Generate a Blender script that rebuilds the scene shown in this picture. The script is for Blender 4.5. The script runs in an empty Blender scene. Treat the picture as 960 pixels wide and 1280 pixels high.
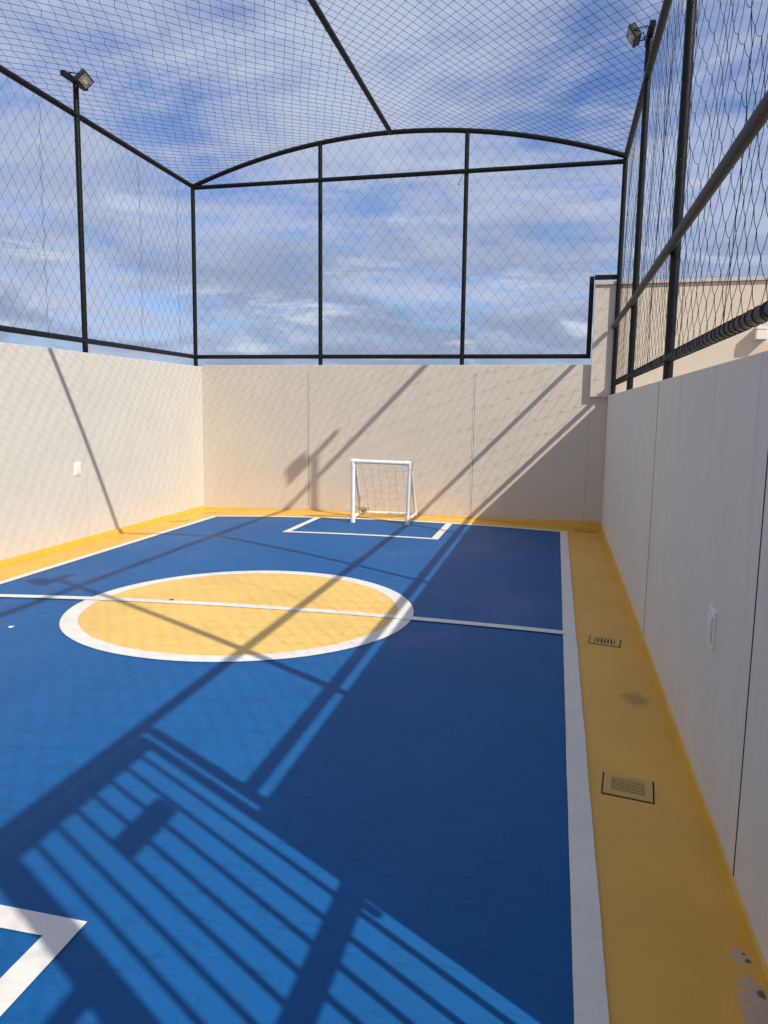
import bpy, math, random
import numpy as np
from mathutils import Vector, Matrix
random.seed(7); rng = np.random.default_rng(7)
S = bpy.context.scene; COL = S.collection

# ------------------------------------------------------------------ camera
F, YAW, PITCH, ROLL, EYE = 960.96, -0.21706, -0.13503, 0.01536, 1.6
def cam_matrix():
    cy, sy, cp, sp = math.cos(YAW), math.sin(YAW), math.cos(PITCH), math.sin(PITCH)
    f = Vector((sy*cp, cy*cp, sp)); r = Vector((cy, -sy, 0)); u = r.cross(f)
    cr, sr = math.cos(ROLL), math.sin(ROLL)
    r2 = cr*r + sr*u; u2 = -sr*r + cr*u
    m = Matrix((r2, u2, -f)).transposed().to_4x4(); m.translation = (0, 0, EYE)
    return m
cd = bpy.data.cameras.new('camera'); cam = bpy.data.objects.new('camera', cd); COL.objects.link(cam)
cd.sensor_fit = 'HORIZONTAL'; cd.sensor_width = 36; cd.lens = 36*F/960
cd.clip_start = .02; cd.clip_end = 5000
cam.matrix_world = cam_matrix(); S.camera = cam

# ------------------------------------------------------------------ sun and sky
SUN = Vector((1, -.645, 1.02)).normalized()          # towards the sun
EL = math.asin(SUN.z); AZ = math.atan2(SUN.x, SUN.y)
sl = bpy.data.lights.new('sun', 'SUN'); sl.energy = 5.0; sl.angle = math.radians(.5); sl.color = (1, .94, .84)
so = bpy.data.objects.new('sun', sl); COL.objects.link(so)
so.rotation_euler = (-SUN).to_track_quat('-Z', 'Y').to_euler(); so.location = (8, -6, 12)

W = bpy.data.worlds.new('World'); S.world = W; W.use_nodes = True
nt = W.node_tree; nt.nodes.clear()
def N(t, kind, **kw):
    n = t.nodes.new(kind)
    for k, v in kw.items(): setattr(n, k, v)
    return n
def math_(t, op, a, b=None, c=None, clamp=False):
    n = N(t, 'ShaderNodeMath', operation=op); n.use_clamp = clamp
    for i, x in enumerate((a, b, c)):
        if x is None: continue
        if isinstance(x, (int, float)): n.inputs[i].default_value = x
        else: t.links.new(x, n.inputs[i])
    return n.outputs[0]
def ramp(t, fac, stops):
    n = N(t, 'ShaderNodeValToRGB'); el = n.color_ramp.elements
    while len(el) < len(stops): el.new(.5)
    for e, (p, c) in zip(el, stops):
        e.position = p; e.color = (*c, 1) if len(c) == 3 else c
    t.links.new(fac, n.inputs[0]); return n.outputs[0]
def mix(t, fac, a, b, mode='MIX'):
    n = N(t, 'ShaderNodeMix', data_type='RGBA', blend_type=mode)
    for s, x in ((n.inputs[0], fac), (n.inputs[6], a), (n.inputs[7], b)):
        if isinstance(x, (int, float)): s.default_value = x
        elif isinstance(x, tuple): s.default_value = (*x, 1)
        else: t.links.new(x, s)
    return n.outputs[2]
def noise(t, vec, scale, detail=4, rough=.55, dist=0):
    n = N(t, 'ShaderNodeTexNoise'); n.inputs['Scale'].default_value = scale
    n.inputs['Detail'].default_value = detail; n.inputs['Roughness'].default_value = rough
    n.inputs['Distortion'].default_value = dist
    if vec is not None: t.links.new(vec, n.inputs['Vector'])
    return n.outputs['Fac']
def mapping(t, vec, scale=(1, 1, 1), rot=(0, 0, 0), loc=(0, 0, 0)):
    n = N(t, 'ShaderNodeMapping'); n.inputs['Scale'].default_value = scale
    n.inputs['Rotation'].default_value = rot; n.inputs['Location'].default_value = loc
    t.links.new(vec, n.inputs[0]); return n.outputs[0]

sky = N(nt, 'ShaderNodeTexSky', sky_type='NISHITA', sun_disc=False)
sky.sun_elevation = EL; sky.sun_rotation = AZ; sky.air_density = 1.0; sky.dust_density = .6; sky.ozone_density = 2.5
tc = N(nt, 'ShaderNodeTexCoord'); sep = N(nt, 'ShaderNodeSeparateXYZ'); nt.links.new(tc.outputs['Generated'], sep.inputs[0])
zc = math_(nt, 'MAXIMUM', sep.outputs[2], 0.0)
den = math_(nt, 'ADD', zc, .09)
cv = N(nt, 'ShaderNodeCombineXYZ')
nt.links.new(math_(nt, 'DIVIDE', sep.outputs[0], den), cv.inputs[0]); nt.links.new(math_(nt, 'DIVIDE', sep.outputs[1], den), cv.inputs[1])
P = cv.outputs[0]
big = noise(nt, mapping(nt, P, (1.25, 1.0, 1), (0, 0, .5), (3.1, 1.7, 0)), 1.0, 9, .62, .55)
wisp = noise(nt, mapping(nt, P, (1.5, 2.6, 1), (0, 0, .7), (1.3, 5.1, 0)), 1.1, 9, .62, .7)
fine = noise(nt, mapping(nt, P, (3.2, 4.5, 1), (0, 0, .5)), 1.6, 6, .6, .4)
m1 = math_(nt, 'MULTIPLY_ADD', wisp, .45, math_(nt, 'MULTIPLY', big, .75))
m1 = math_(nt, 'MULTIPLY_ADD', fine, .24, math_(nt, 'SUBTRACT', m1, .04))
cover = ramp(nt, m1, [(.49, (.04,)*3), (.56, (.22,)*3), (.65, (.62,)*3), (.76, (1.0,)*3)])
# flat grey stratus streaks low over the horizon
low = noise(nt, mapping(nt, tc.outputs['Generated'], (2.6, 2.6, 9)), 1.5, 9, .62, .5)
lowband = ramp(nt, zc, [(0.0, (.25,)*3), (.05, (.9,)*3), (.16, (.75,)*3), (.34, (0, 0, 0))])
lowm = math_(nt, 'MULTIPLY', ramp(nt, low, [(.36, (0, 0, 0)), (.55, (.9,)*3)]), lowband)
SKYG = 1.65
skyc = mix(nt, 1.0, sky.outputs[0], (.72*SKYG, .90*SKYG, 1.28*SKYG), 'MULTIPLY')
edge = noise(nt, mapping(nt, tc.outputs['Generated'], (3.4, 3.4, 13), (0, 0, 0), (4, 2, 1)), 2.0, 8, .62, .4)
lowc = ramp(nt, edge, [(.38, (3.5, 4.5, 6.6)), (.52, (4.2, 5.2, 7.4)), (.57, (5.8, 6.8, 9.0)), (.66, (10.0, 10.8, 11.9))])
# unseen warm-white cloud behind the camera, added to offset the blue fill light
back = ramp(nt, math_(nt, 'MULTIPLY_ADD', sep.outputs[1], -.5, .5), [(.42, (0, 0, 0)), (.75, (.55,)*3)])
skyc = mix(nt, back, skyc, (6.9, 6.5, 5.8))
c1 = mix(nt, cover, skyc, (7.5, 8.5, 11.2))
c2 = mix(nt, lowm, c1, lowc)
bg = N(nt, 'ShaderNodeBackground'); bg.inputs[1].default_value = .066
nt.links.new(c2, bg.inputs[0])
wo = N(nt, 'ShaderNodeOutputWorld'); nt.links.new(bg.outputs[0], wo.inputs[0])

S.view_settings.view_transform = 'Standard'; S.view_settings.look = 'None'
S.view_settings.exposure = 0.0; S.view_settings.gamma = 1; S.view_settings.use_curve_mapping = False
S.render.engine = 'CYCLES'; S.cycles.max_bounces = 6; S.cycles.diffuse_bounces = 4

# ------------------------------------------------------------------ helpers
class MB:
    def __init__(s): s.v = []; s.f = []; s.sm = []
    def add(s, vs, fs, smooth=False):
        b = len(s.v); s.v += [tuple(v) for v in vs]; s.f += [tuple(b+i for i in f) for f in fs]; s.sm += [smooth]*len(fs)
    def hexa(s, p):                                     # 8 corners: bottom ring then top ring
        s.add(p, [(3,2,1,0), (4,5,6,7), (0,1,5,4), (1,2,6,5), (2,3,7,6), (3,0,4,7)])
    def box(s, x0, x1, y0, y1, z0, z1):
        s.hexa([(x0,y0,z0),(x1,y0,z0),(x1,y1,z0),(x0,y1,z0),(x0,y0,z1),(x1,y0,z1),(x1,y1,z1),(x0,y1,z1)])
    def obox(s, c, ax, ay, az, bev=0):                  # oriented box from half-axis vectors
        c, ax, ay, az = map(Vector, (c, ax, ay, az))
        s.hexa([c+i*ax+j*ay+k*az for k in (-1, 1) for i, j in ((-1,-1),(1,-1),(1,1),(-1,1))])
    def tube(s, pts, r, n=12, caps=True):
        pts = [Vector(p) for p in pts]; rings = []
        t0 = (pts[1]-pts[0]).normalized()
        ref = Vector((0,0,1)) if abs(t0.z) < .9 else Vector((1,0,0))
        for i, p in enumerate(pts):
            t = (pts[min(i+1, len(pts)-1)]-pts[max(i-1, 0)]).normalized()
            a = ref.cross(t).normalized(); b = t.cross(a); ref = b if abs(t.z) >= .9 or i else b
            rr = r[i] if isinstance(r, (list, tuple)) else r
            rings.append([p+rr*(math.cos(2*math.pi*k/n)*a+math.sin(2*math.pi*k/n)*b) for k in range(n)])
        vs = [v for ring in rings for v in ring]; fs = []
        for i in range(len(pts)-1):
            for k in range(n):
                fs.append((i*n+k, i*n+(k+1) % n, (i+1)*n+(k+1) % n, (i+1)*n+k))
        s.add(vs, fs, True)
        if caps:
            s.add(rings[0], [tuple(reversed(range(n)))]); s.add(rings[-1], [tuple(range(n))])
    def ball(s, c, r, n=10, m=6):
        c = Vector(c); vs = [c+Vector((0,0,r))]
        for i in range(1, m):
            a = math.pi*i/m
            vs += [c+r*Vector((math.sin(a)*math.cos(2*math.pi*k/n), math.sin(a)*math.sin(2*math.pi*k/n), math.cos(a))) for k in range(n)]
        vs.append(c-Vector((0,0,r))); fs = [(0, 1+k, 1+(k+1) % n) for k in range(n)]
        for i in range(m-2):
            for k in range(n): fs.append((1+i*n+k, 1+(i+1)*n+k, 1+(i+1)*n+(k+1) % n, 1+i*n+(k+1) % n))
        L = len(vs)-1; o = 1+(m-2)*n; fs += [(o+k, L, o+(k+1) % n) for k in range(n)]
        s.add(vs, fs, True)
    def build(s, name, mat, parent=None, bevel=0, seg=2):
        me = bpy.data.meshes.new(name); me.from_pydata(s.v, [], s.f); me.update()
        me.polygons.foreach_set('use_smooth', s.sm)
        me.materials.append(mat)
        o = bpy.data.objects.new(name, me); COL.objects.link(o)
        if parent: o.parent = parent; o.matrix_parent_inverse = Matrix.Translation(parent.location).inverted()
        if bevel:
            b = o.modifiers.new('bevel', 'BEVEL'); b.width = bevel; b.segments = seg; b.limit_method = 'ANGLE'
        return o
def tag(o, label=None, cat=None, group=None, kind=None):
    if label: o['label'] = label
    if cat: o['category'] = cat
    if group: o['group'] = group
    if kind: o['kind'] = kind
    return o
def thing(name, label, cat, loc, group=None):
    o = bpy.data.objects.new(name, None); COL.objects.link(o); o.location = loc; o.empty_display_size = .1
    return tag(o, label, cat, group)

# ------------------------------------------------------------------ materials
def mat(name, base, rough=.6, spec=.5, var=.12, scale=3.0, bump=0.0, bscale=60, metallic=0.0, extra=None):
    m = bpy.data.materials.new(name); m.use_nodes = True; t = m.node_tree; t.nodes.clear()
    out = N(t, 'ShaderNodeOutputMaterial'); b = N(t, 'ShaderNodeBsdfPrincipled'); t.links.new(b.outputs[0], out.inputs[0])
    b.inputs['Roughness'].default_value = rough; b.inputs['Specular IOR Level'].default_value = spec; b.inputs['Metallic'].default_value = metallic
    co = N(t, 'ShaderNodeTexCoord').outputs['Object']
    geo = N(t, 'ShaderNodeNewGeometry').outputs['Position']
    f = noise(t, geo, scale, 6, .6)
    c = ramp(t, f, [(.25, tuple(x*(1-var) for x in base)), (.75, tuple(min(1, x*(1+var*.6)) for x in base))])
    r = None; h = noise(t, geo, bscale, 4, .6) if bump else None
    if extra: c, h, r = extra(t, geo, c, h)
    t.links.new(c, b.inputs['Base Color'])
    if r is not None: t.links.new(r, b.inputs['Roughness'])
    if bump and h is not None:
        bn = N(t, 'ShaderNodeBump'); bn.inputs['Strength'].default_value = bump; bn.inputs['Distance'].default_value = .01
        t.links.new(h, bn.inputs['Height']); t.links.new(bn.outputs[0], b.inputs['Normal'])
    return m

def floor_extra(scuff, dark, scar=(.55, .6, .68)):
    def ex(t, geo, c, h):
        # short trowel strokes, scuffs and dusty patches in the paint
        st = noise(t, mapping(t, geo, (2.2, 13, 1), (0, 0, .25)), 1.7, 5, .6, 1.6)
        c = mix(t, math_(t, 'MULTIPLY', ramp(t, st, [(.57, (0, 0, 0)), (.63, (1,)*3), (.66, (0, 0, 0))]), scuff), c, dark)
        st2 = noise(t, mapping(t, geo, (9, 2.4, 1), (0, 0, -.5), (4, 7, 0)), 1.4, 6, .65, 1.2)
        c = mix(t, math_(t, 'MULTIPLY', ramp(t, st2, [(.60, (0, 0, 0)), (.64, (1,)*3), (.67, (0, 0, 0))]), scuff*.8), c, dark)
        du = noise(t, geo, .9, 7, .62, .3)
        c = mix(t, math_(t, 'MULTIPLY', ramp(t, du, [(.48, (0, 0, 0)), (.70, (1,)*3)]), .24), c, scar)
        bl = noise(t, mapping(t, geo, (1, 1, 1), (0, 0, 0), (2, 6, 0)), .55, 6, .65, .8)
        c = mix(t, math_(t, 'MULTIPLY', ramp(t, bl, [(.50, (0, 0, 0)), (.66, (1,)*3)]), .20), c, dark)
        hm = noise(t, mapping(t, geo, (3.1, 5.5, 1), (0, 0, 1.1), (1, 9, 0)), 2.3, 3, .5, 2.4)
        c = mix(t, math_(t, 'MULTIPLY', ramp(t, hm, [(.695, (0, 0, 0)), (.72, (1,)*3), (.74, (0, 0, 0))]), scuff), c, dark)
        sp = noise(t, mapping(t, geo, (1, 1, 1), (0, 0, 0), (9, 3, 0)), 42, 2, .5)
        c = mix(t, math_(t, 'MULTIPLY', ramp(t, sp, [(.73, (0, 0, 0)), (.78, (1,)*3)]), .35), c, dark)
        hh = math_(t, 'MULTIPLY_ADD', st, .6, math_(t, 'MULTIPLY_ADD', noise(t, geo, 7, 4, .5), .8, math_(t, 'MULTIPLY', h, .22)))
        rr = ramp(t, du, [(.3, (.42,)*3), (.7, (.58,)*3)])
        return c, hh, rr
    return ex
M = {}
M['blue'] = mat('blue_floor_paint', (.010, .103, .300), .6, .10, .10, 1.2, .16, 130, extra=floor_extra(.55, (.008, .062, .19), (.034, .155, .36)))
M['yellow'] = mat('yellow_floor_paint', (.80, .52, .145), .55, .3, .10, 1.6, .16, 110, extra=floor_extra(.28, (.50, .30, .085), (.80, .59, .26)))
def peel(t, geo, c, h):
    c, hh, rr = floor_extra(.22, (.50, .27, .05), (.74, .50, .18))(t, geo, c, h)
    # worn spot by the near end of the border where the paint has come off
    s = N(t, 'ShaderNodeSeparateXYZ'); t.links.new(geo, s.inputs[0])
    dx = math_(t, 'SUBTRACT', s.outputs[0], .625); dy = math_(t, 'SUBTRACT', s.outputs[1], 2.06)
    d = math_(t, 'SQRT', math_(t, 'ADD', math_(t, 'POWER', math_(t, 'DIVIDE', dx, .085), 2), math_(t, 'POWER', math_(t, 'DIVIDE', dy, .20), 2)))
    d = math_(t, 'MULTIPLY_ADD', noise(t, geo, 11, 8, .68, .6), 1.3, math_(t, 'SUBTRACT', d, .62))
    k = ramp(t, d, [(.66, (1,)*3), (.84, (0, 0, 0))])
    c = mix(t, k, c, mix(t, noise(t, geo, 60, 4), (.46, .335, .25), (.58, .44, .34)))
    dx = math_(t, 'SUBTRACT', s.outputs[0], .618); dy = math_(t, 'SUBTRACT', s.outputs[1], 2.315)
    d2 = math_(t, 'SQRT', math_(t, 'ADD', math_(t, 'POWER', math_(t, 'DIVIDE', dx, .035), 2), math_(t, 'POWER', math_(t, 'DIVIDE', dy, .05), 2)))
    d2 = math_(t, 'MULTIPLY_ADD', noise(t, geo, 30, 4, .6), .9, math_(t, 'SUBTRACT', d2, .45))
    c = mix(t, ramp(t, d2, [(.70, (.8,)*3), (.95, (0, 0, 0))]), c, (.52, .39, .30))
    for hx, hy, hr in ((.634, 2.30, .011), (.645, 2.165, .020), (.628, 2.33, .006)):
        dx = math_(t, 'SUBTRACT', s.outputs[0], hx); dy = math_(t, 'SUBTRACT', s.outputs[1], hy)
        d2 = math_(t, 'DIVIDE', math_(t, 'SQRT', math_(t, 'ADD', math_(t, 'MULTIPLY', dx, dx), math_(t, 'MULTIPLY', dy, dy))), hr)
        d2 = math_(t, 'MULTIPLY_ADD', noise(t, geo, 90, 3, .6), .8, math_(t, 'SUBTRACT', d2, .4))
        c = mix(t, ramp(t, d2, [(.70, (.9,)*3), (1.0, (0, 0, 0))]), c, (.07, .08, .085))
    # dark smear left by a puddle
    dx = math_(t, 'SUBTRACT', s.outputs[0], .51); dy = math_(t, 'SUBTRACT', s.outputs[1], 4.42)
    d = math_(t, 'SQRT', math_(t, 'ADD', math_(t, 'POWER', math_(t, 'DIVIDE', dx, .12), 2), math_(t, 'POWER', math_(t, 'DIVIDE', dy, .17), 2)))
    d = math_(t, 'MULTIPLY_ADD', noise(t, geo, 18, 5, .65), .9, math_(t, 'SUBTRACT', d, .45))
    k = ramp(t, d, [(.25, (.6,)*3), (.85, (0, 0, 0))])
    c = mix(t, k, c, (.20, .14, .07))
    return c, hh, rr
M['border'] = mat('yellow_border_paint', (.77, .435, .074), .5, .35, .12, 1.6, .2, 110, extra=peel)
M['skirt'] = mat('yellow_skirting_paint', (.70, .395, .045), .5, .4, .10, 5, .25, 40)
M['white'] = mat('white_line_paint', (.76, .73, .68), .55, .3, .08, 3, .12, 120, extra=floor_extra(.25, (.52, .50, .47), (.66, .64, .60)))
def wall_extra(streak, col, cl, z_top=2.2):
    def ex(t, geo, c, h):
        s1 = noise(t, mapping(t, geo, (7, 7, .35)), 1.6, 6, .62, .2)
        c = mix(t, math_(t, 'MULTIPLY', ramp(t, s1, [(.50, (0, 0, 0)), (.70, (1,)*3)]), streak), c, col)
        s2 = noise(t, mapping(t, geo, (22, 22, .8), (0, 0, 0), (3, 8, 1)), 1.3, 5, .6, .1)
        c = mix(t, math_(t, 'MULTIPLY', ramp(t, s2, [(.55, (0, 0, 0)), (.70, (1,)*3)]), streak*.6), c, cl)
        cl_ = noise(t, geo, 1.1, 6, .6, .3)
        c = mix(t, math_(t, 'MULTIPLY', ramp(t, cl_, [(.45, (0, 0, 0)), (.7, (1,)*3)]), .22), c, cl)
        sp = noise(t, geo, 55, 3, .6)
        c = mix(t, math_(t, 'MULTIPLY', ramp(t, sp, [(.70, (0, 0, 0)), (.76, (1,)*3)]), .25), c, col)
        hh = math_(t, 'MULTIPLY_ADD', noise(t, geo, 9, 5, .55), 1.4, math_(t, 'MULTIPLY', h, .35))
        return c, hh, None
    return ex
M['wall'] = mat('painted_concrete_cream', (.66, .585, .505), .8, .25, .05, 2, .28, 150, extra=wall_extra(.16, (.50, .43, .36), (.71, .64, .56)))
M['wall_back'] = mat('painted_concrete_beige', (.62, .558, .468), .8, .25, .05, 2, .25, 150, extra=wall_extra(.15, (.50, .42, .34), (.68, .59, .50)))
M['wall_left'] = mat('painted_concrete_offwhite', (.59, .56, .497), .8, .25, .05, 2, .28, 150, extra=wall_extra(.16, (.48, .45, .395), (.625, .595, .53)))
def right_extra(t, geo, c, h):
    c, hh, _ = wall_extra(.24, (.55, .515, .46), (.74, .70, .63))(t, geo, c, h)
    s = N(t, 'ShaderNodeSeparateXYZ'); t.links.new(geo, s.inputs[0])
    for yy, ww, zz in ((2.84, .018, 1.5), (4.55, .03, 1.62), (6.2, .03, 1.68), (3.6, .02, 1.7)):
        wob = math_(t, 'MULTIPLY_ADD', noise(t, geo, 6, 3), .03, math_(t, 'SUBTRACT', s.outputs[1], yy+.015))
        k = ramp(t, math_(t, 'DIVIDE', math_(t, 'ABSOLUTE', wob), ww), [(.2, (1,)*3), (1, (0, 0, 0))])
        kz = ramp(t, math_(t, 'SUBTRACT', s.outputs[2], zz-.45), [(0.0, (0, 0, 0)), (.6, (1,)*3)])
        c = mix(t, math_(t, 'MULTIPLY', math_(t, 'MULTIPLY', k, kz), .22), c, (.38, .25, .13))
    return c, hh, None
M['wall_right'] = mat('painted_concrete_streaked', (.68, .645, .575), .8, .2, .05, 2.5, .30, 170, extra=right_extra)
def stucco_extra(t, geo, c, h):
    n1 = noise(t, geo, 95, 3, .75, .4); n2 = noise(t, geo, 190, 3, .7)
    hh = math_(t, 'MULTIPLY_ADD', n2, .7, math_(t, 'MULTIPLY', n1, 1.1))
    c = mix(t, math_(t, 'MULTIPLY', ramp(t, n1, [(.50, (0, 0, 0)), (.64, (1,)*3)]), .45), c, (.56, .46, .36))
    c = mix(t, math_(t, 'MULTIPLY', ramp(t, n2, [(.50, (0, 0, 0)), (.66, (1,)*3)]), .35), c, (.80, .70, .58))
    return c, hh, None
M['stucco'] = mat('rough_stucco_beige', (.74, .63, .51), .9, .15, .05, 2, .6, 60, extra=stucco_extra)
M['coping'] = mat('stone_coping', (.56, .52, .47), .7, .3, .15, 8, .2, 80)
M['seal'] = mat('joint_sealant', (.84, .80, .74), .7, .3, .1, 20)
M['groove'] = mat('dark_joint', (.06, .055, .05), .9, .1, .3, 15)
def chips(t, geo, c, h):
    n = noise(t, geo, 45, 4, .6)
    c = mix(t, math_(t, 'MULTIPLY', ramp(t, n, [(.66, (0, 0, 0)), (.70, (1,)*3)]), .5), c, (.11, .13, .11))
    return c, h, None
M['steel'] = mat('black_painted_steel', (.008, .009, .009), .42, .22, .3, 12, .15, 90, extra=chips)
M['rail'] = mat('weathered_dark_steel', (.034, .031, .028), .55, .3, .35, 10, .3, 60, extra=chips)
M['net'] = mat('dark_nylon_net', (.013, .015, .022), .8, .2, .3, 10)
M['netw'] = mat('goal_net_cord', (.42, .36, .28), .8, .2, .3, 30)
M['pvc'] = mat('white_pvc', (.80, .79, .76), .38, .5, .05, 6, .05, 30)
M['plate'] = mat('white_plastic', (.78, .76, .72), .4, .5, .04, 12)
M['drainy'] = mat('painted_drain_cover', (.62, .395, .12), .5, .4, .15, 14, .2, 60)
M['pit'] = mat('dark_drain_pit', (.02, .014, .01), .9, .1, .4, 20)
M['housing'] = mat('floodlight_housing', (.018, .02, .02), .45, .5, .2, 20)
M['lens'] = mat('floodlight_glass', (.30, .30, .28), .12, .7, .15, 40)
M['chip'] = mat('led_panel', (.62, .58, .38), .4, .5, .1, 60)
M['paper'] = mat('paper', (.8, .8, .8), .8, .2, .05, 40)
M['leaf'] = mat('dry_leaf', (.09, .06, .03), .8, .2, .3, 80)
M['earth'] = mat('outer_ground_soil', (.24, .19, .14), .95, .1, .3, .8, .3, 12)
M['roofing'] = mat('flat_roof_screed', (.42, .39, .35), .9, .1, .15, 1.5)

# ------------------------------------------------------------------ the ground
XL, XR = -5.452, .6654
def zf(x): return -.0379*x - .0089*x*x if -6.5 < x < 1.5 else -.03
def yB(x): return 11.0962 - .0727*(x+2.3)
def ymid(x): return 5.488 + .0345*(x+2.3)
def sheet(mb, x0, x1, y0, y1, dz, n=None):
    y0f = y0 if callable(y0) else (lambda x: y0); y1f = y1 if callable(y1) else (lambda x: y1)
    n = n or max(1, int(math.ceil((x1-x0)/.25))); vs = []
    for i in range(n+1):
        x = x0+(x1-x0)*i/n
        vs += [(x, y0f(x), zf(x)+dz), (x, y1f(x), zf(x)+dz)]
    mb.add(vs, [(2*i, 2*i+2, 2*i+3, 2*i+1) for i in range(n)])
g = MB(); g.add([(-1500,-1500,-.35),(1500,-1500,-.35),(1500,1500,-.35),(-1500,1500,-.35)], [(0,1,2,3)])
tag(g.build('ground', M['earth']), kind='structure')
NEAR = -.42
g = MB(); sheet(g, XL-.10, XR+.10, NEAR-.1, lambda x: yB(x)+.08, -.004, 30)
tag(g.build('court_border_floor', M['border']), kind='structure')
LX0, LX1, RX0, RX1, EY0, EY1, NY0, NY1 = -4.887, -4.79, .1149, .2082, 10.36, 10.45, .53, .62
g = MB(); sheet(g, LX1, RX0, NY1, EY0, 0, 30)
tag(g.build('court_floor', M['blue']), kind='structure')
CX, CR = -2.3238, 1.3298; CY = 5.488; RI = CR-.125
g = MB()                                                 # yellow centre disc
nr, ns = 8, 144; vs = [(CX, CY, zf(CX)+.004)]
for i in range(1, nr+1):
    for k in range(ns):
        a = 2*math.pi*k/ns; x = CX+RI*i/nr*math.cos(a); vs.append((x, CY+RI*i/nr*math.sin(a), zf(x)+.004))
fs = [(0, 1+k, 1+(k+1) % ns) for k in range(ns)]
for i in range(nr-1):
    for k in range(ns): fs.append((1+i*ns+k, 1+(i+1)*ns+k, 1+(i+1)*ns+(k+1) % ns, 1+i*ns+(k+1) % ns))
g.add(vs, fs); tag(g.build('centre_circle_floor', M['yellow']), kind='structure')
g = MB(); vs = []
for k in range(ns):
    a = 2*math.pi*k/ns
    for r in (RI+.0015*math.sin(9*a)*math.sin(4*a), CR+.002*math.sin(7*a+1)*math.sin(5*a)):
        x = CX+r*math.cos(a); vs.append((x, CY+r*math.sin(a), zf(x)+.004))
g.add(vs, [(2*k, 2*k+1, (2*k+3) % (2*ns), (2*k+2) % (2*ns)) for k in range(ns)])
tag(g.build('centre_circle_line', M['white']), kind='structure')
def stripe(mb, p0, p1, wd, dz):
    """painted stripe from p0 to p1 (centre line), hand-taped edges wandering a few millimetres"""
    p0, p1 = np.array(p0), np.array(p1); L = np.linalg.norm(p1-p0); d = (p1-p0)/L; nrm = np.array([-d[1], d[0]]); n = max(2, int(L/.07)); vs = []
    e = [np.convolve(rng.normal(0, .0020, n+5), np.ones(5)/5, 'valid') for _ in (0, 1)]
    for i in range(n+1):
        c = p0+(p1-p0)*i/n
        for sgn, ee in ((-1, e[0]), (1, e[1])):
            q = c+nrm*sgn*(wd/2+ee[i]); vs.append((q[0], q[1], zf(q[0])+dz))
    mb.add(vs, [(2*i, 2*i+2, 2*i+3, 2*i+1) for i in range(n)])
g = MB(); lm, rm, wl_ = (LX0+LX1)/2, (RX0+RX1)/2, LX1-LX0
stripe(g, (lm, NY0), (lm, EY1), wl_, .004); stripe(g, (rm, NY0), (rm, EY1), RX1-RX0, .004)
stripe(g, (LX1-.003, (EY0+EY1)/2), (RX0+.003, (EY0+EY1)/2), .09, .0045); stripe(g, (LX1-.003, (NY0+NY1)/2), (RX0+.003, (NY0+NY1)/2), .09, .0045)
stripe(g, (LX1-.003, ymid(LX1)), (RX0+.003, ymid(RX0)), .092, .008)
PX0, PX1, w = -3.30, -1.324, .09
for yf, ye in ((9.03+w/2, EY0+.003), (1.907-w/2, NY1-.003)):
    stripe(g, (PX0, yf), (PX1, yf), w, .004)
    for px in (PX0+w/2, PX1-w/2): stripe(g, (px, yf+(w/2-.003)*(1 if ye > yf else -1)), (px, ye), w, .0045)
tag(g.build('court_lines', M['white']), kind='structure')

# ------------------------------------------------------------------ walls
T = .15; HL, HB, HR = 2.19, 2.214, 1.806
def skirting(name_parent, pts, nrm, z_top, d=.028):
    """sloped painted fillet along a wall foot; pts at wall face, nrm into the court"""
    g = MB(); vs = []; n = Vector((*nrm, 0))
    for (x, y, zt) in [(p[0], p[1], zt) for p, zt in zip(pts, z_top)]:
        z0 = zf(x)-.03
        vs += [Vector((x, y, z0))-n*.004, Vector((x, y, z0))+n*(d+.012), Vector((x, y, zf(x)+.012))+n*(d+.004), Vector((x, y, zt-.006))+n*.012, Vector((x, y, zt))-n*.002]
    fs = []
    for i in range(len(pts)-1):
        for k in range(4): fs.append((i*5+k, (i+1)*5+k, (i+1)*5+k+1, i*5+k+1))
    fs += [tuple(reversed(range(5))), tuple(range((len(pts)-1)*5, len(pts)*5))]
    g.add(vs, fs); return g.build('skirting', M['skirt'], name_parent)
def wob(n, a): return [a*random.uniform(-1, 1) for _ in range(n)]

YLC = yB(XL)                                              # left/back corner
t = thing('court_wall', 'long off-white concrete wall on the left, crossed by one slanting thin shadow', 'wall', (XL-.075, 5, 0))
g = MB(); g.box(XL-.20, XL, NEAR-T, YLC+T+.02, -.36, HL); g.build('wall_panel', M['wall_left'], t, .006)
for yy in (8.18, 5.2, 2.2):
    g = MB(); g.box(XL-.002, XL+.0025, yy-.0025, yy+.0025, zf(XL)+.07, HL-.02); g.build('joint', M['coping'], t)
skirting(t, [(XL, y) for y in np.linspace(NEAR, YLC, 24)], (1, 0), [zf(XL)+.062+w for w in wob(24, .004)])

t = thing('court_wall', 'beige back wall behind the small goal, with two vertical joints and net shadows', 'wall', (-2.3, yB(-2.3)+.075, 0))
XE = .43
g = MB()
def skew(x0, x1, o0, o1, z0, z1, mb):
    mb.hexa([(x0,yB(x0)+o0,z0),(x1,yB(x1)+o0,z0),(x1,yB(x1)+o1,z0),(x0,yB(x0)+o1,z0),(x0,yB(x0)+o0,z1),(x1,yB(x1)+o0,z1),(x1,yB(x1)+o1,z1),(x0,yB(x0)+o1,z1)])
skew(XL, XE, 0, T, -.36, HB, g); skew(XE, XR, 0, T, -.36, 1.80, g); g.build('wall_panel', M['wall_back'], t, .005)
for xx in (-3.665, -1.146):
    g = MB(); skew(xx-.009, xx+.001, -.005, .004, zf(xx)+.07, 2.10, g); g.build('joint_sealant', M['seal'], t, .002)
    g = MB(); skew(xx+.0015, xx+.0075, -.0025, .004, zf(xx)+.07, 2.10, g); g.build('joint', M['groove'], t)
n_ = 26; xs = np.linspace(XL, XR, n_)
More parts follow.
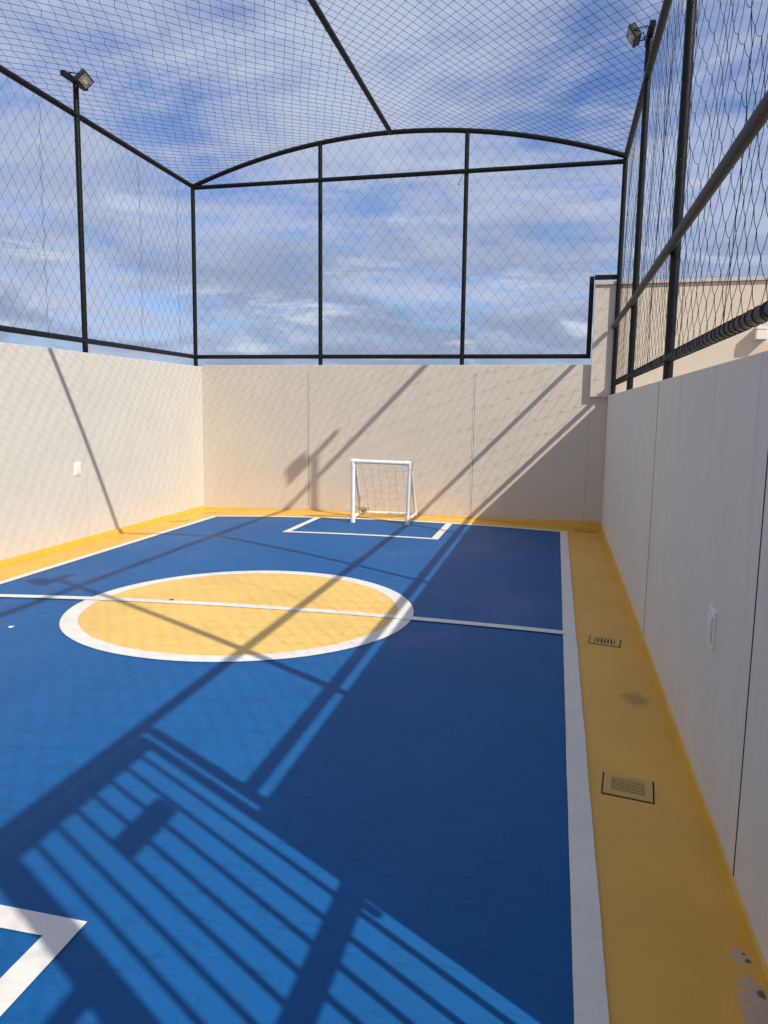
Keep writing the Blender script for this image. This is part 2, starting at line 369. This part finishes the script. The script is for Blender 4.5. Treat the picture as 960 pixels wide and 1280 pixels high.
skirting(t, [(x, yB(x)) for x in xs][::-1], (0, -1), [(-.016+.105*((x-XL)/(XR-XL))**1.1)+w for x, w in zip(xs, wob(n_, .004))][::-1])

t = thing('court_wall', 'shaded grey concrete wall on the right with rain streaks and a yellow skirting', 'wall', (XR+.075, 6, 0))
GY0, GY1 = .46, 1.52                                      # gate opening
g = MB(); g.box(XR, XR+T, GY1, yB(XR)-.003, -.36, HR); g.build('wall_panel', M['wall_right'], t, .005)
for yy in (5.51, 2.665):
    g = MB(); g.box(XR-.002, XR+.004, yy-.0038, yy+.0038, zf(XR)+.05, HR-.004) if yy < 3 else g.box(XR-.002, XR+.004, yy-.002, yy+.002, zf(XR)+.05, HR-.004)
    g.build('joint', M['groove'], t)
ys = np.linspace(yB(XR)-.01, GY1, 40)
skirting(t, [(XR, y) for y in ys], (-1, 0), [zf(XR)+.040+.045*min(1, (y-1.5)/6)+w for y, w in zip(ys, wob(40, .005))], .010)
t = thing('court_wall', 'short end piece of the right wall beyond the barred gate', 'wall', (XR+.075, 0, 0))
g = MB(); g.box(XR, XR+T, NEAR, GY0, -.36, HR); g.build('wall_panel', M['wall_right'], t, .005)
t = thing('court_wall', 'near end wall of the court behind the photographer', 'wall', (-2.3, NEAR-.075, 0))
g = MB(); g.box(XL+.002, XR+T, NEAR-T, NEAR, -.36, HB); g.build('wall_panel', M['wall'], t, .005)

# neighbouring building: rough stucco face in line with the back wall
t = thing('stucco_building', 'rough beige stucco building with a pale coping, seen through the right-hand net', 'building', (3, yB(3)+2, 0))
BX1 = 9.0; SF = -.055
g = MB(); g.hexa([(XE,yB(XE)+SF,1.79),(BX1,yB(BX1)+SF,1.79),(BX1,15.5,1.79),(XE+.35,15.5,1.79),(XE,yB(XE)+SF,3.245),(BX1,yB(BX1)+SF,3.245),(BX1,15.5,3.245),(XE+.35,15.5,3.245)])
g.hexa([(XR+T+.002,yB(XR+T)+SF,-.36),(BX1,yB(BX1)+SF,-.36),(BX1,15.5,-.36),(XR+T+.002,15.5,-.36),(XR+T+.002,yB(XR+T)+SF,1.79),(BX1,yB(BX1)+SF,1.79),(BX1,15.5,1.79),(XR+T+.002,15.5,1.79)])
g.build('wall', M['stucco'], t, .006)
g = MB(); skew(XE-.003, .735, SF-.006, SF+.03, 1.785, 3.246, g); g.build('corner_pier', M['wall_back'], t, .004)
g = MB(); g.hexa([(XE-.006,yB(XE)+SF-.03,3.247),(BX1,yB(BX1)+SF-.03,3.247),(BX1,15.5,3.247),(XE+.344,15.5,3.247),(XE-.006,yB(XE)+SF-.03,3.29),(BX1,yB(BX1)+SF-.03,3.29),(BX1,15.5,3.29),(XE+.344,15.5,3.29)])
g.build('coping', M['coping'], t, .004)

lt = thing('wall_light', 'small white box lamp on the rough stucco wall casting a dark shadow to its left', 'wall lamp', (2.485, yB(2.485)+SF, 2.59))
yl = yB(2.485)+SF
g = MB(); g.box(2.40, 2.51, yl-.02, yl+.006, 2.50, 2.68); g.build('back_plate', M['plate'], lt, .004)
g = MB(); g.box(2.39, 2.52, yl-.12, yl-.02, 2.515, 2.63); g.build('lamp_body', M['plate'], lt, .006)
g = MB(); g.box(2.395, 2.515, yl-.115, yl-.02, 2.640, 2.672); g.build('top_cap', M['plate'], lt, .004)
g = MB(); g.box(2.405, 2.505, yl-.105, yl-.022, 2.628, 2.642); g.build('light_slot', M['lens'], lt)
g = MB(); g.box(2.402, 2.508, yl-.108, yl-.03, 2.495, 2.516); g.build('lamp_cover', M['lens'], lt, .003)

# ------------------------------------------------------------------ cage
def net_mesh(nodes, edges, r, curve=0, n=3):
    """nodes: dict key->(pos Vector); edges: list of point lists -> one mesh of thin triangular strands"""
    V = []; Fc = []; b = 0
    for pts in edges:
        d = (pts[-1]-pts[0])
        if d.length < 1e-5: continue
        d.normalize(); a = d.cross(Vector((.31, .77, .55))).normalized(); c = d.cross(a)
        offs = [r*(math.cos(2*math.pi*k/n)*a+math.sin(2*math.pi*k/n)*c) for k in range(n)]
        for p in pts: V += [tuple(p+o) for o in offs]
        for i in range(len(pts)-1):
            for k in range(n):
                Fc.append((b+i*n+k, b+i*n+(k+1) % n, b+(i+1)*n+(k+1) % n, b+(i+1)*n+k))
        b += len(pts)*n
    return V, Fc
def net_object(name, V, Fc, parent, matr):
    me = bpy.data.meshes.new(name); me.from_pydata(V, [], Fc); me.update(); me.materials.append(matr)
    o = bpy.data.objects.new(name, me); COL.objects.link(o); o.parent = parent
    o.matrix_parent_inverse = Matrix.Translation(parent.location).inverted(); return o
def diamond_net(mapf, U, Vlo, Vhi, du, dv, jit, ushape=0.0, warp=None, seed=0):
    """diamond lattice over u in (U0,U1), v between functions; mapf(u,v)->Vector"""
    rg = np.random.default_rng(seed); U0, U1 = U; edges = []; nodes = {}
    ni = int((U1-U0)/(du/2))+2; vmin = min(Vlo(u) for u in np.linspace(U0, U1, 20)); vmax = max(Vhi(u) for u in np.linspace(U0, U1, 40))
    nj = int((vmax-vmin)/(dv/2))+3
    for i in range(-1, ni+1):
        for j in range(-1, nj):
            if (i+j) % 2: continue
            u = U0+i*du/2+rg.normal(0, jit); v = vmin+j*dv/2+rg.normal(0, jit*.7)
            if warp: u, v = warp(u, v)
            nodes[i, j] = (u, v)
    def inside(p): return U0 <= p[0] <= U1 and Vlo(min(max(p[0], U0), U1)) <= p[1] <= Vhi(min(max(p[0], U0), U1))
    def cut(pin, pout):
        lo, hi = 0.0, 1.0
        for _ in range(14):
            m = (lo+hi)/2; q = (pin[0]+(pout[0]-pin[0])*m, pin[1]+(pout[1]-pin[1])*m)
            if inside(q): lo = m
            else: hi = m
        return (pin[0]+(pout[0]-pin[0])*lo, pin[1]+(pout[1]-pin[1])*lo)
    for (i, j), p in nodes.items():
        for di in (-1, 1):
            q = nodes.get((i+di, j+1))
            if q is None: continue
            a, b = p, q; ia, ib = inside(a), inside(b)
            if not ia and not ib: continue
            if not ia: a = cut(b, a)
            if not ib: b = cut(a, b)
            if ushape:
                pts = []
                for s in (0, .16, .38, .66, 1):
                    k = (1-ushape)*s+ushape*(1-(1-s)**2.6)
                    pts.append(mapf(a[0]+(b[0]-a[0])*k, a[1]+(b[1]-a[1])*s))
            else: pts = [mapf(*a), mapf(*b)]
            edges.append(pts)
    return edges

RP = .0325                                               # post radius
XLf, XRf = XL-.135, XR+.062
ZTL, ZTR, ZPK, XPK = 4.905, 4.84, 5.40, -2.43
CLp = Vector((XLf, yB(XLf)+.05, 0)); CRp = Vector((XRf-.005, 10.79, 0))
def endline(x):                                           # plan line of the end fence
    k = (x-CLp.x)/(CRp.x-CLp.x); return CLp.y+(CRp.y-CLp.y)*k
def arch_z(x):
    k = (x-XLf)/(XRf-XLf); base = ZTL+(ZTR-ZTL)*k
    return base+.535*(1-((x-(XLf+XRf)/2)/((XRf-XLf)/2))**2)
def z_left(y): return ZTL
# --- left fence
t = thing('side_fence', 'tall black tube and netting fence along the left wall top', 'fence', (XLf, 5.5, HL))
def post(mb, x, y, z0, z1, r=RP): mb.tube([(x, y, z0), (x, y, z1)], r, 14)
for yy, zt in ((8.45, 5.245), (5.36, ZTL-.02), (2.60, 5.20), (-.30, ZTL-.02)):
    g = MB(); post(g, XLf, yy, HL-.02, zt); g.build('post', M['steel'], t)
g = MB(); g.tube([(XLf, NEAR, ZTL), (XLf, CLp.y-.02, ZTL)], .034, 14); g.build('top_rail', M['steel'], t)
g = MB(); g.tube([(XLf, NEAR, 2.345), (XLf, CLp.y-.03, 2.345)], .032, 14); g.build('bottom_rail', M['steel'], t)
def sagL(u, v): return Vector((XLf+.015+.02*math.sin(u*2.1)*math.sin((v-2.35)*1.25), u, v))
def warpL(u, v):
    # rows drawn together where two net widths are laced to one another
    for c0 in (9.75, 7.75, 10.9, 6.1): u -= .10*(u-c0)*math.exp(-((u-c0)/.16)**2)*5*.9
    return u, v
ed = diamond_net(sagL, (NEAR, CLp.y-.02), lambda u: 2.37, lambda u: ZTL-.03, .185, .235, .007, 0.12, warpL, 1)
V, Fc = net_mesh(None, ed, .0015)
net_object('net', V, Fc, t, M['net'])
for c0 in (9.75, 7.75, 10.85):
    pts = [sagL(c0+.018*math.sin(k*1.7+c0)+random.uniform(-.012, .012), 2.37+(ZTL-2.4)*k/36) for k in range(37)]
    V, Fc = net_mesh(None, [pts[i:i+2] for i in range(36)], .0022); net_object('lacing_cord', V, Fc, t, M['net'])

# --- end fence with arch
t = thing('end_fence', 'black netted end fence with a curved arch top above the back wall', 'fence', (XPK, endline(XPK), HB))
for nm, x in (('post', XLf),):
    g = MB(); g.tube([(x, CLp.y, HL-.02), (x, CLp.y, ZTL+.01)], RP, 14); g.build('post', M['steel'], t)
for x in (-3.49, -1.345):
    g = MB(); g.tube([(x, yB(x)+.06, HB-.02), (x, endline(x), arch_z(x)-.01)], .031, 14); g.build('post', M['steel'], t)
g = MB(); g.tube([(x, endline(x), arch_z(x)) for x in np.linspace(XLf, CRp.x, 41)], .033, 14); g.build('arch', M['steel'], t)
g = MB(); g.tube([(XLf, CLp.y, 4.885), (CRp.x, CRp.y, 4.775)], .031, 14); g.build('tie_rail', M['steel'], t)
g = MB(); x1 = .385
g.tube([(XLf, CLp.y, 2.345), (-3.49, yB(-3.49)+.06, 2.342), (-1.345, yB(-1.345)+.06, 2.335), (x1, yB(x1)+.045, 2.33)], .031, 14); g.build('bottom_rail', M['steel'], t)
g = MB(); g.box(x1-.03, x1+.03, yB(x1)+.015, yB(x1)+.075, 2.30, 3.375); g.build('step_post', M['steel'], t, .004)
g = MB(); g.box(x1+.0305, CRp.x+.02, 10.80, 10.86, 3.315, 3.373); g.build('step_rail', M['steel'], t, .004)
def endmap(u, v):
    k = min(1, max(0, (v-2.33)/2.5)); return Vector((u, (yB(u)+.06)*(1-k)+endline(u)*k+.03+.015*math.sin(u*3)*math.sin(v*2), v))
def lo_end(u): return 2.36 if u < x1 else 3.37
ed = diamond_net(endmap, (XLf+.02, CRp.x-.02), lo_end, lambda u: arch_z(u)-.02, .19, .232, .006, 0.0, None, 2)
V, Fc = net_mesh(None, ed, .0015); net_object('net', V, Fc, t, M['net'])
g = MB(); cu = [(-1.345-.03-.10*math.sin(a)*(.4+.2*a), endline(-1.345)-.03, 4.74-.045*a+.03*math.cos(a*2)) for a in np.linspace(0, 2.6, 14)]
g.tube(cu, .004, 6); g.build('loose_cable_tie', M['net'], t)

# --- right fence
t = thing('side_fence', 'tall black tube and netting fence above the shaded right wall, with rope-bound rails', 'fence', (XRf, 6, HR))
posts = ((8.42, 5.21), (5.60, 4.80), (2.78, 5.19), (1.555, 2.66))
for yy, zt in posts:
    g = MB(); post(g, XRf, yy, HR-.02, zt); g.build('post', M['steel'], t)
g = MB(); g.tube([(CRp.x, CRp.y, HR-.02), (CRp.x, CRp.y, ZTR+.01)], RP, 14); g.build('post', M['steel'], t)
g = MB(); post(g, XRf, .455, HR-.02, 2.66); g.build('post', M['steel'], t)
g = MB(); post(g, XRf, -.33, HR-.02, 4.80); g.build('post', M['steel'], t)
def top_r(y): return ZTR+.03*math.sin(max(0, min(1, (CRp.y-y)/9))*math.pi)
g = MB(); g.tube([(XRf, y, top_r(y)) for y in np.linspace(NEAR, CRp.y, 24)], .036, 14); g.build('top_rail', M['rail'], t)
XM = XRf-.055
g = MB(); g.tube([(XM, NEAR, 2.665), (XM, 8.0, 2.665), (CRp.x-.045, CRp.y-.02, 2.70)], .03, 14); g.build('middle_rail', M['rail'], t)
ZB = 1.965
for y0, y1 in ((GY1+.035, CRp.y-.02), (NEAR, .43)):
    g = MB(); g.tube([(XRf, y0, ZB), (XRf, y1, ZB)], .031, 14); g.build('bottom_rail', M['rail'], t)
# net cord wound round the bottom rail
ed = []
y = GY1+.2
while y < CRp.y-.05:
    if all(abs(y-p[0]) > .05 for p in posts):
        tl = random.uniform(-.02, .03); n = 14
        ring = [Vector((XRf+.0335*math.cos(2*math.pi*k/n), y+tl*math.cos(2*math.pi*k/n), ZB+.0335*math.sin(2*math.pi*k/n))) for k in range(n+1)]
        ed += [ring[i:i+2] for i in range(n)]
    y += random.uniform(.075, .115)
V, Fc = net_mesh(None, ed, .0024, n=4); net_object('lashing_cord', V, Fc, t, M['net'])
def sagR(u, v):
    k = math.sin(math.pi*min(1, max(0, (v-ZB)/(ZTR-ZB))))
    return Vector((XRf+.035+.03*math.sin(u*1.7+.6)*k+.015*math.sin(u*5.3+v*2)*k, u, v))
BUN = (9.9, 8.2, 7.2, 5.42, 4.05)
def warpR(u, v):
    for c0 in BUN: u -= .40*(u-c0-.015*math.sin(v*4+c0))*math.exp(-((u-c0)/.11)**2)
    return u+.02*math.sin(v*2.4+u), v+.02*math.sin(u*2.2)
ed = diamond_net(sagR, (NEAR, CRp.y-.02), lambda u: ZB+.02 if (u > GY1+.02 or u < .42) else 2.67, lambda u: top_r(u)-.02, .20, .222, .009, .8, warpR, 3)
V, Fc = net_mesh(None, ed, .0018); net_object('net', V, Fc, t, M['net'])
for c0 in (4.05, 5.40, 7.2):
    pts = [sagR(c0+.02*math.sin(k*1.3+c0)+random.uniform(-.015, .015), ZB+.02+(ZTR-ZB-.05)*k/44) for k in range(45)]
    V, Fc = net_mesh(None, [pts[i:i+2] for i in range(44)], .0022); net_object('lacing_cord', V, Fc, t, M['net'])

# --- roof: arches, ridge beam and overhead net
t = thing('overhead_net', 'vaulted roof net hung from black arches and one ridge tube over the court', 'net canopy', (XPK, 5.5, ZPK))
g = MB(); g.tube([(x, 5.55, arch_z(x)) for x in np.linspace(XLf, XRf, 41)], .033, 14); g.build('arch', M['steel'], t)
g = MB(); g.tube([(x, NEAR, arch_z(x)) for x in np.linspace(XLf, XRf, 41)], .033, 14); g.build('arch', M['steel'], t)
g = MB(); g.tube([(XPK, y, arch_z(XPK)-.006) for y in (endline(XPK), 8.4, 5.55, 2.5, NEAR)], .033, 14); g.build('ridge_tube', M['steel'], t)
def roofmap(u, v):                                        # u along x, v along y
    z = arch_z(max(XLf, min(XRf, u)))
    fx = math.sin(math.pi*max(0, min(1, (u-XLf)/(XPK-XLf) if u < XPK else (XRf-u)/(XRf-XPK))))
    fy = max(0, math.sin(math.pi*max(0, min(1, (v-5.55)/(11.1-5.55)))))**.6 if v > 5.55 else max(0, math.sin(math.pi*max(0, min(1, (5.55-v)/6))))**.6
    return Vector((u, v, z-.02-(.11 if u < XPK else .05)*fx*fy))
def roof_net(U, angA, angB, cell, jit, seed):
    """two families of crossing cords at angles angA and angB to the x axis"""
    rg = np.random.default_rng(seed); U0, U1 = U; ed = []; nd = {}
    ax, ay = cell*math.cos(angA), cell*math.sin(angA); bx, by = cell*math.cos(angB), cell*math.sin(angB)
    cx, cy = (U0+U1)/2, 5.3; n = 90
    for i in range(-n, n+1):
        for j in range(-n, n+1):
            k = rg.normal(0, jit)+jit*.7*(1 if j % 2 else -1)
            x = i*ax+j*bx+k*math.cos(angA); y = i*ay+j*by+k*math.sin(angA)
            if abs(y) > 6.4 or abs(x) > (U1-U0)/2+.3: continue
            x, y = x+.035*math.sin(y*1.1+x*.6), y+.05*math.sin(x*1.5+y*.3)
            nd[i, j] = (cx+x, cy+y)
    ok = lambda p: U0 <= p[0] <= U1 and NEAR <= p[1] <= endline(p[0])-.02
    def cl(a, b):
        lo, hi = 0., 1.
        for _ in range(12):
            m = (lo+hi)/2
            if ok((a[0]+(b[0]-a[0])*m, a[1]+(b[1]-a[1])*m)): lo = m
            else: hi = m
        return (a[0]+(b[0]-a[0])*lo, a[1]+(b[1]-a[1])*lo)
    for (i, j), p in nd.items():
        for e in ((i+1, j), (i, j+1)):
            q = nd.get(e)
            if q is None: continue
            a, b = p, q; oa, ob = ok(a), ok(b)
            if not oa and not ob: continue
            if not oa: a = cl(b, a)
            if not ob: b = cl(a, b)
            ed.append([roofmap(*a), roofmap(*b)])
    return ed
V, Fc = net_mesh(None, roof_net((XLf+.02, XPK-.02), math.radians(51), math.radians(110), .122, .010, 5), .0021); net_object('net', V, Fc, t, M['net'])
V, Fc = net_mesh(None, roof_net((XPK+.02, XRf-.02), math.radians(55), math.radians(124), .115, .003, 6), .0021); net_object('net', V, Fc, t, M['net'])

# ------------------------------------------------------------------ barred gate (its shadow lies across the blue floor)
t = thing('barred_gate', 'black steel gate of upright bars in the gap of the right wall', 'gate', (XRf-.02, 1.0, 0))
xg = XRf-.027
def gb(name, y0, y1, z0, z1, d=.02):
    g = MB(); g.box(xg-d, xg+d, y0, y1, z0, z1); return g.build(name, M['steel'], t, .003)
gb('stile', 1.455, 1.497, .03, 2.63); gb('stile', .495, .560, .03, 2.63)
gb('top_rail', .561, 1.4535, 2.545, 2.63); gb('middle_rail', .561, 1.4535, 1.295, 1.372, .018); gb('bottom_rail', .561, 1.4535, .06, .12)
for k in range(7):
    yy = 1.372-.1195*k
    g = MB(); g.tube([(xg, yy, .121), (xg, yy, 1.294)], .0125, 10, False); g.tube([(xg, yy, 1.373), (xg, yy, 2.544)], .0125, 10, False); g.build('bar', M['steel'], t)
gb('lock_plate', .905, 1.225, 2.155, 2.265, .016); gb('latch', 1.402, 1.432, 1.215, 1.2945, .012)

# ------------------------------------------------------------------ floodlights
def floodlight(x, y, z, side, label, tilt):
    """side: +1 faces +x (on the left fence), -1 faces -x"""
    t = thing('floodlight', label, 'floodlight', (x, y, z), 'floodlights on the fence posts')
    g = MB(); g.box(x-.028, x+.028, y-.25, y+.21, z+.003, z+.058); g.build('mounting_bar', M['steel'], t, .004)
    c = Vector((x+side*.165, y-.075, z+.005))
    f = Vector((.74, -.32, -.58) if side > 0 else (-.84, -.16, -.48)).normalized()   # facing direction
    a = Vector((0, 0, 1)).cross(f).normalized(); b = f.cross(a)
    ro = -.5 if side > 0 else .25; a, b = a*math.cos(ro)+b*math.sin(ro), b*math.cos(ro)-a*math.sin(ro)
    g = MB(); g.obox(c, a*.086, b*.074, f*.022); hs = g.build('housing', M['housing'], t, .008)
    g = MB()
    for k in range(-4, 5): g.obox(c-f*.033+a*(.020*k), a*.0025, b*.07, f*.0115)
    g.build('cooling_fins', M['housing'], hs)
    g = MB(); g.obox(c+f*.0235, a*.068, b*.055, f*.002); g.build('glass', M['lens'], hs)
    g = MB(); g.obox(c+f*.0262, a*.035, b*.025, f*.0008); g.build('led_panel', M['chip'], hs)
    g = MB()
    p0 = Vector((x+side*.028, y-.075, z+.03))
    for s in (-1, 1):
        g.tube([p0+a*s*.03, p0+a*s*.098+f*.02, c+a*s*.094], .006, 8)
    g.tube([p0+a*-.03, p0+a*.03], .007, 8); g.build('yoke', M['steel'], t)
    g = MB(); g.tube([c-f*.035-b*.04, c-f*.10-b*.02, Vector((x+side*.03, y, z-.05)), Vector((x+side*.034, y, z-.30))], .005, 8); g.build('cable', M['net'], t)
    return t
floodlight(XLf, 8.45, 5.245, 1, 'black floodlight topping the left fence post, its pale square glass turned to the court', .6)
floodlight(XRf, 8.42, 5.21, -1, 'black floodlight topping the right fence post, seen almost edge-on', .6)
floodlight(XRf, 2.78, 5.19, -1, 'black floodlight whose shadow falls on the blue floor by the left line', .6)

# ------------------------------------------------------------------ small goal
GYF = 10.06
t = thing('mini_goal', 'small white plastic tube football goal standing against the back wall', 'goal', (-2.27, GYF, 0))
A = Vector((-2.655, GYF, zf(-2.655))); Bq = Vector((-1.893, GYF+.01, zf(-1.89)))
R_ = .028; H_ = .838
Ar = Vector((A.x-.09, 10.86, zf(A.x)+.035)); Br = Vector((Bq.x-.035, 10.86, zf(Bq.x)+.035))
up = Vector((0, 0, 1)); At = A+up*H_; Bt = Bq+up*(H_-.01)+Vector((.02, 0, 0))
def part(nm, pts, r=R_):
    g = MB(); g.tube(pts, r, 16); return g.build(nm, M['pvc'], t)
part('goal_post', [A+up*.004, At]); part('goal_post', [Bq+up*.004, Bt]); part('crossbar', [At-Vector((.03, 0, 0)), Bt+Vector((.03, 0, 0))])
part('rear_strut', [At+Vector((.012, .03, -.01)), Ar+up*.02], .023); part('rear_strut', [Bt+Vector((-.012, .03, -.01)), Br+up*.02], .023)
part('base_tube', [A+up*.07+Vector((0, .03, 0)), Ar], .024); part('base_tube', [Bq+up*.07+Vector((0, .03, 0)), Br], .024)
part('ground_bar', [Ar-Vector((.02, 0, 0)), Br+Vector((.02, 0, 0))], .024)
for p, d in ((At, Vector((1, 0, 0))), (Bt, Vector((-1, 0, 0)))):
    g = MB(); g.ball(p, .036); g.tube([p, p+d*.08], .0335, 14); g.tube([p, p-up*.08], .0335, 14); g.build('pipe_elbow', M['pvc'], t)
for p in (A, Bq):
    g = MB(); g.tube([p+up*.0015, p+up*.031, p+up*.115], .0345, 14); g.tube([p+up*.07, p+up*.07+Vector((0, .07, 0))], .0305, 14); g.build('pipe_tee', M['pvc'], t)
for p in (Ar, Br):
    g = MB(); g.ball(p, .031); g.build('pipe_elbow', M['pvc'], t)
def gp(u, v, q0=At, q1=Bt, q2=Ar, q3=Br):                 # back net between the two rear struts
    a = q0.lerp(q2, v); b = q1.lerp(q3, v); p = a.lerp(b, u); p.y += .05*math.sin(math.pi*v)*math.sin(math.pi*u)+.02*math.sin(9*u)*v; return p
def sidep(u, v, top, rear, front):
    a = top.lerp(rear, v); b = top.lerp(front, v); p = a.lerp(b, u); return p+Vector((.012*math.sin(5*u+3*v), 0, 0))
ed = []
rg = np.random.default_rng(4)
n1, n2 = 7, 7; gr = [[(i/n1+rg.normal(0, .012)*(0 < i < n1), j/n2+rg.normal(0, .012)) for j in range(n2+1)] for i in range(n1+1)]
for i in range(n1+1):
    for j in range(n2+1):
        if i < n1: ed.append([gp(*gr[i][j]), gp(*gr[i+1][j])])
        if j < n2: ed.append([gp(*gr[i][j]), gp(*gr[i][j+1])])
for top, rear, front in ((At, Ar, A+up*.07), (Bt, Br, Bq+up*.07)):
    for j in range(1, n2+1):
        ed.append([sidep(u, j/n2, top, rear, front) for u in (0, .35, .7, 1)])
    for i in range(0, 6):
        u = i/5; ed.append([sidep(u, v, top, rear, front) for v in (.02, .25, .5, .75, 1)])
V, Fc = net_mesh(None, ed, .002, n=4); net_object('net', V, Fc, t, M['netw'])
g = MB()                                                  # bunched net lying in the corner
for k in range(16):
    p = Ar+Vector((random.uniform(-.01, .12), random.uniform(-.08, .02), 0)); pts = []
    for s in range(5): pts.append(p+Vector((random.uniform(-.05, .05), random.uniform(-.05, .05), random.uniform(.0, .09))))
    g.tube(pts, .003, 5)
g.build('bunched_net', M['netw'], t)

# ------------------------------------------------------------------ sockets on the walls
def socket(pos, nx, sy, sz, label):
    x, y, z = pos; t = thing('wall_socket', label, 'socket cover', pos, 'white socket covers on the walls')
    lo, hi = sorted((x-nx*.004, x+nx*.010)); g = MB(); g.box(lo, hi, y-sy/2, y+sy/2, z-sz/2, z+sz/2); pl = g.build('cover_plate', M['plate'], t, .004)
    lo, hi = sorted((x+nx*.0102, x+nx*.018))
    g = MB(); g.box(lo, hi, y-sy*.30, y-sy*.02, z-sz*.34, z+sz*.34); g.build('flap', M['plate'], pl, .003)
    g = MB(); g.box(lo, hi, y+sy*.02, y+sy*.30, z-sz*.34, z+sz*.34); g.build('flap', M['plate'], pl, .003)
socket((XL, 8.0, .834), 1, .125, .155, 'white socket cover low on the off-white left wall')
socket((XR, 3.285, .722), -1, .12, .165, 'white socket cover on the streaked right wall nearest the viewer')
socket((XR, 8.17, .738), -1, .12, .13, 'white socket cover at the far end of the shaded right wall')

# ------------------------------------------------------------------ floor drains
def drain(cx, cy, sx, sy, along, label, rot=0.0):
    t = thing('floor_drain', label, 'drain', (cx, cy, zf(cx)), 'floor drains in the yellow border')
    z = zf(cx); sl = (zf(cx+.05)-zf(cx-.05))/.1
    def B_(mb, x0, x1, y0, y1, z0, z1):
        ca, sa = math.cos(rot), math.sin(rot); q = []
        for zz in (z0, z1):
            for X, Y in ((x0,y0),(x1,y0),(x1,y1),(x0,y1)):
                q.append((cx+X*ca-Y*sa, cy+X*sa+Y*ca, z+zz+sl*(X*ca-Y*sa)))
        mb.hexa(q)
    hx, hy = sx/2, sy/2
    g = MB(); B_(g, -hx-.006, hx+.006, -hy-.006, hy+.006, -.02, -.0022); g.build('pit', M['pit'], t)
    f = .034; g = MB()
    B_(g, -hx, hx, -hy, -hy+f, -.01, .0018); B_(g, -hx, hx, hy-f, hy, -.01, .0018)
    B_(g, -hx, -hx+f, -hy+f, hy-f, -.01, .0018); B_(g, hx-f, hx, -hy+f, hy-f, -.01, .0018); fr = g.build('frame', M['drainy'], t, .002)
    g = MB(); n = 6
    for k in range(n):
        if along == 'x':
            w = (sy-2*f)/n; y0 = -hy+f+k*w; B_(g, -hx+f+.0005, hx-f-.0005, y0+w*.2, y0+w*.8, -.008, .0006)
        else:
            w = (sx-2*f)/n; x0 = -hx+f+k*w; B_(g, x0+w*.2, x0+w*.8, -hy+f+.0005, hy-f-.0005, -.008, .0006)
    g.build('grate', M['drainy'], fr, .001)
drain(.374, 3.308, .205, .195, 'x', 'square yellow-painted floor drain nearest the viewer, slats running across', -.10)
drain(.405, 5.50, .205, .185, 'y', 'yellow-painted floor drain beside the end of the halfway line', -.12)
drain(.43, 10.68, .22, .19, 'x', 'yellow-painted floor drain in the far right corner of the border', -.05)
drain(-5.19, 9.98, .2, .2, 'x', 'sunlit floor drain beside the left wall, the nearer of two there', 0)
drain(-5.15, 10.9, .2, .2, 'y', 'sunlit floor drain in the far left corner of the border', 0)

# ------------------------------------------------------------------ litter
def scrap(name, x, y, r, m, label, cat, sy=1.0, lift=.012):
    vs = [(x, y, zf(x)+lift)]; n = 9
    for k in range(n):
        a = 2*math.pi*k/n; q = r*random.uniform(.55, 1.1); X = x+q*math.cos(a); vs.append((X, y+q*sy*math.sin(a), zf(X)+.005+random.uniform(0, lift)))
    top = vs; bot = [(a, b, c-.0015) for a, b, c in vs]
    g = MB(); N1 = n+1
    g.add(top+bot, [(0, 1+k, 1+(k+1) % n) for k in range(n)]+[(N1, N1+1+(k+1) % n, N1+1+k) for k in range(n)]+[(1+k, N1+1+k, N1+1+(k+1) % n, 1+(k+1) % n) for k in range(n)])
    tag(g.build(name, m), label, cat)
scrap('paper_scrap', -3.69, 4.574, .03, M['paper'], 'tiny torn scrap of white paper on the blue floor at the left', 'litter', .5)
scrap('dry_leaf', -2.95, 5.50, .022, M['leaf'], 'small dark leaf lying on the halfway line inside the yellow circle', 'leaf', .5, .02)
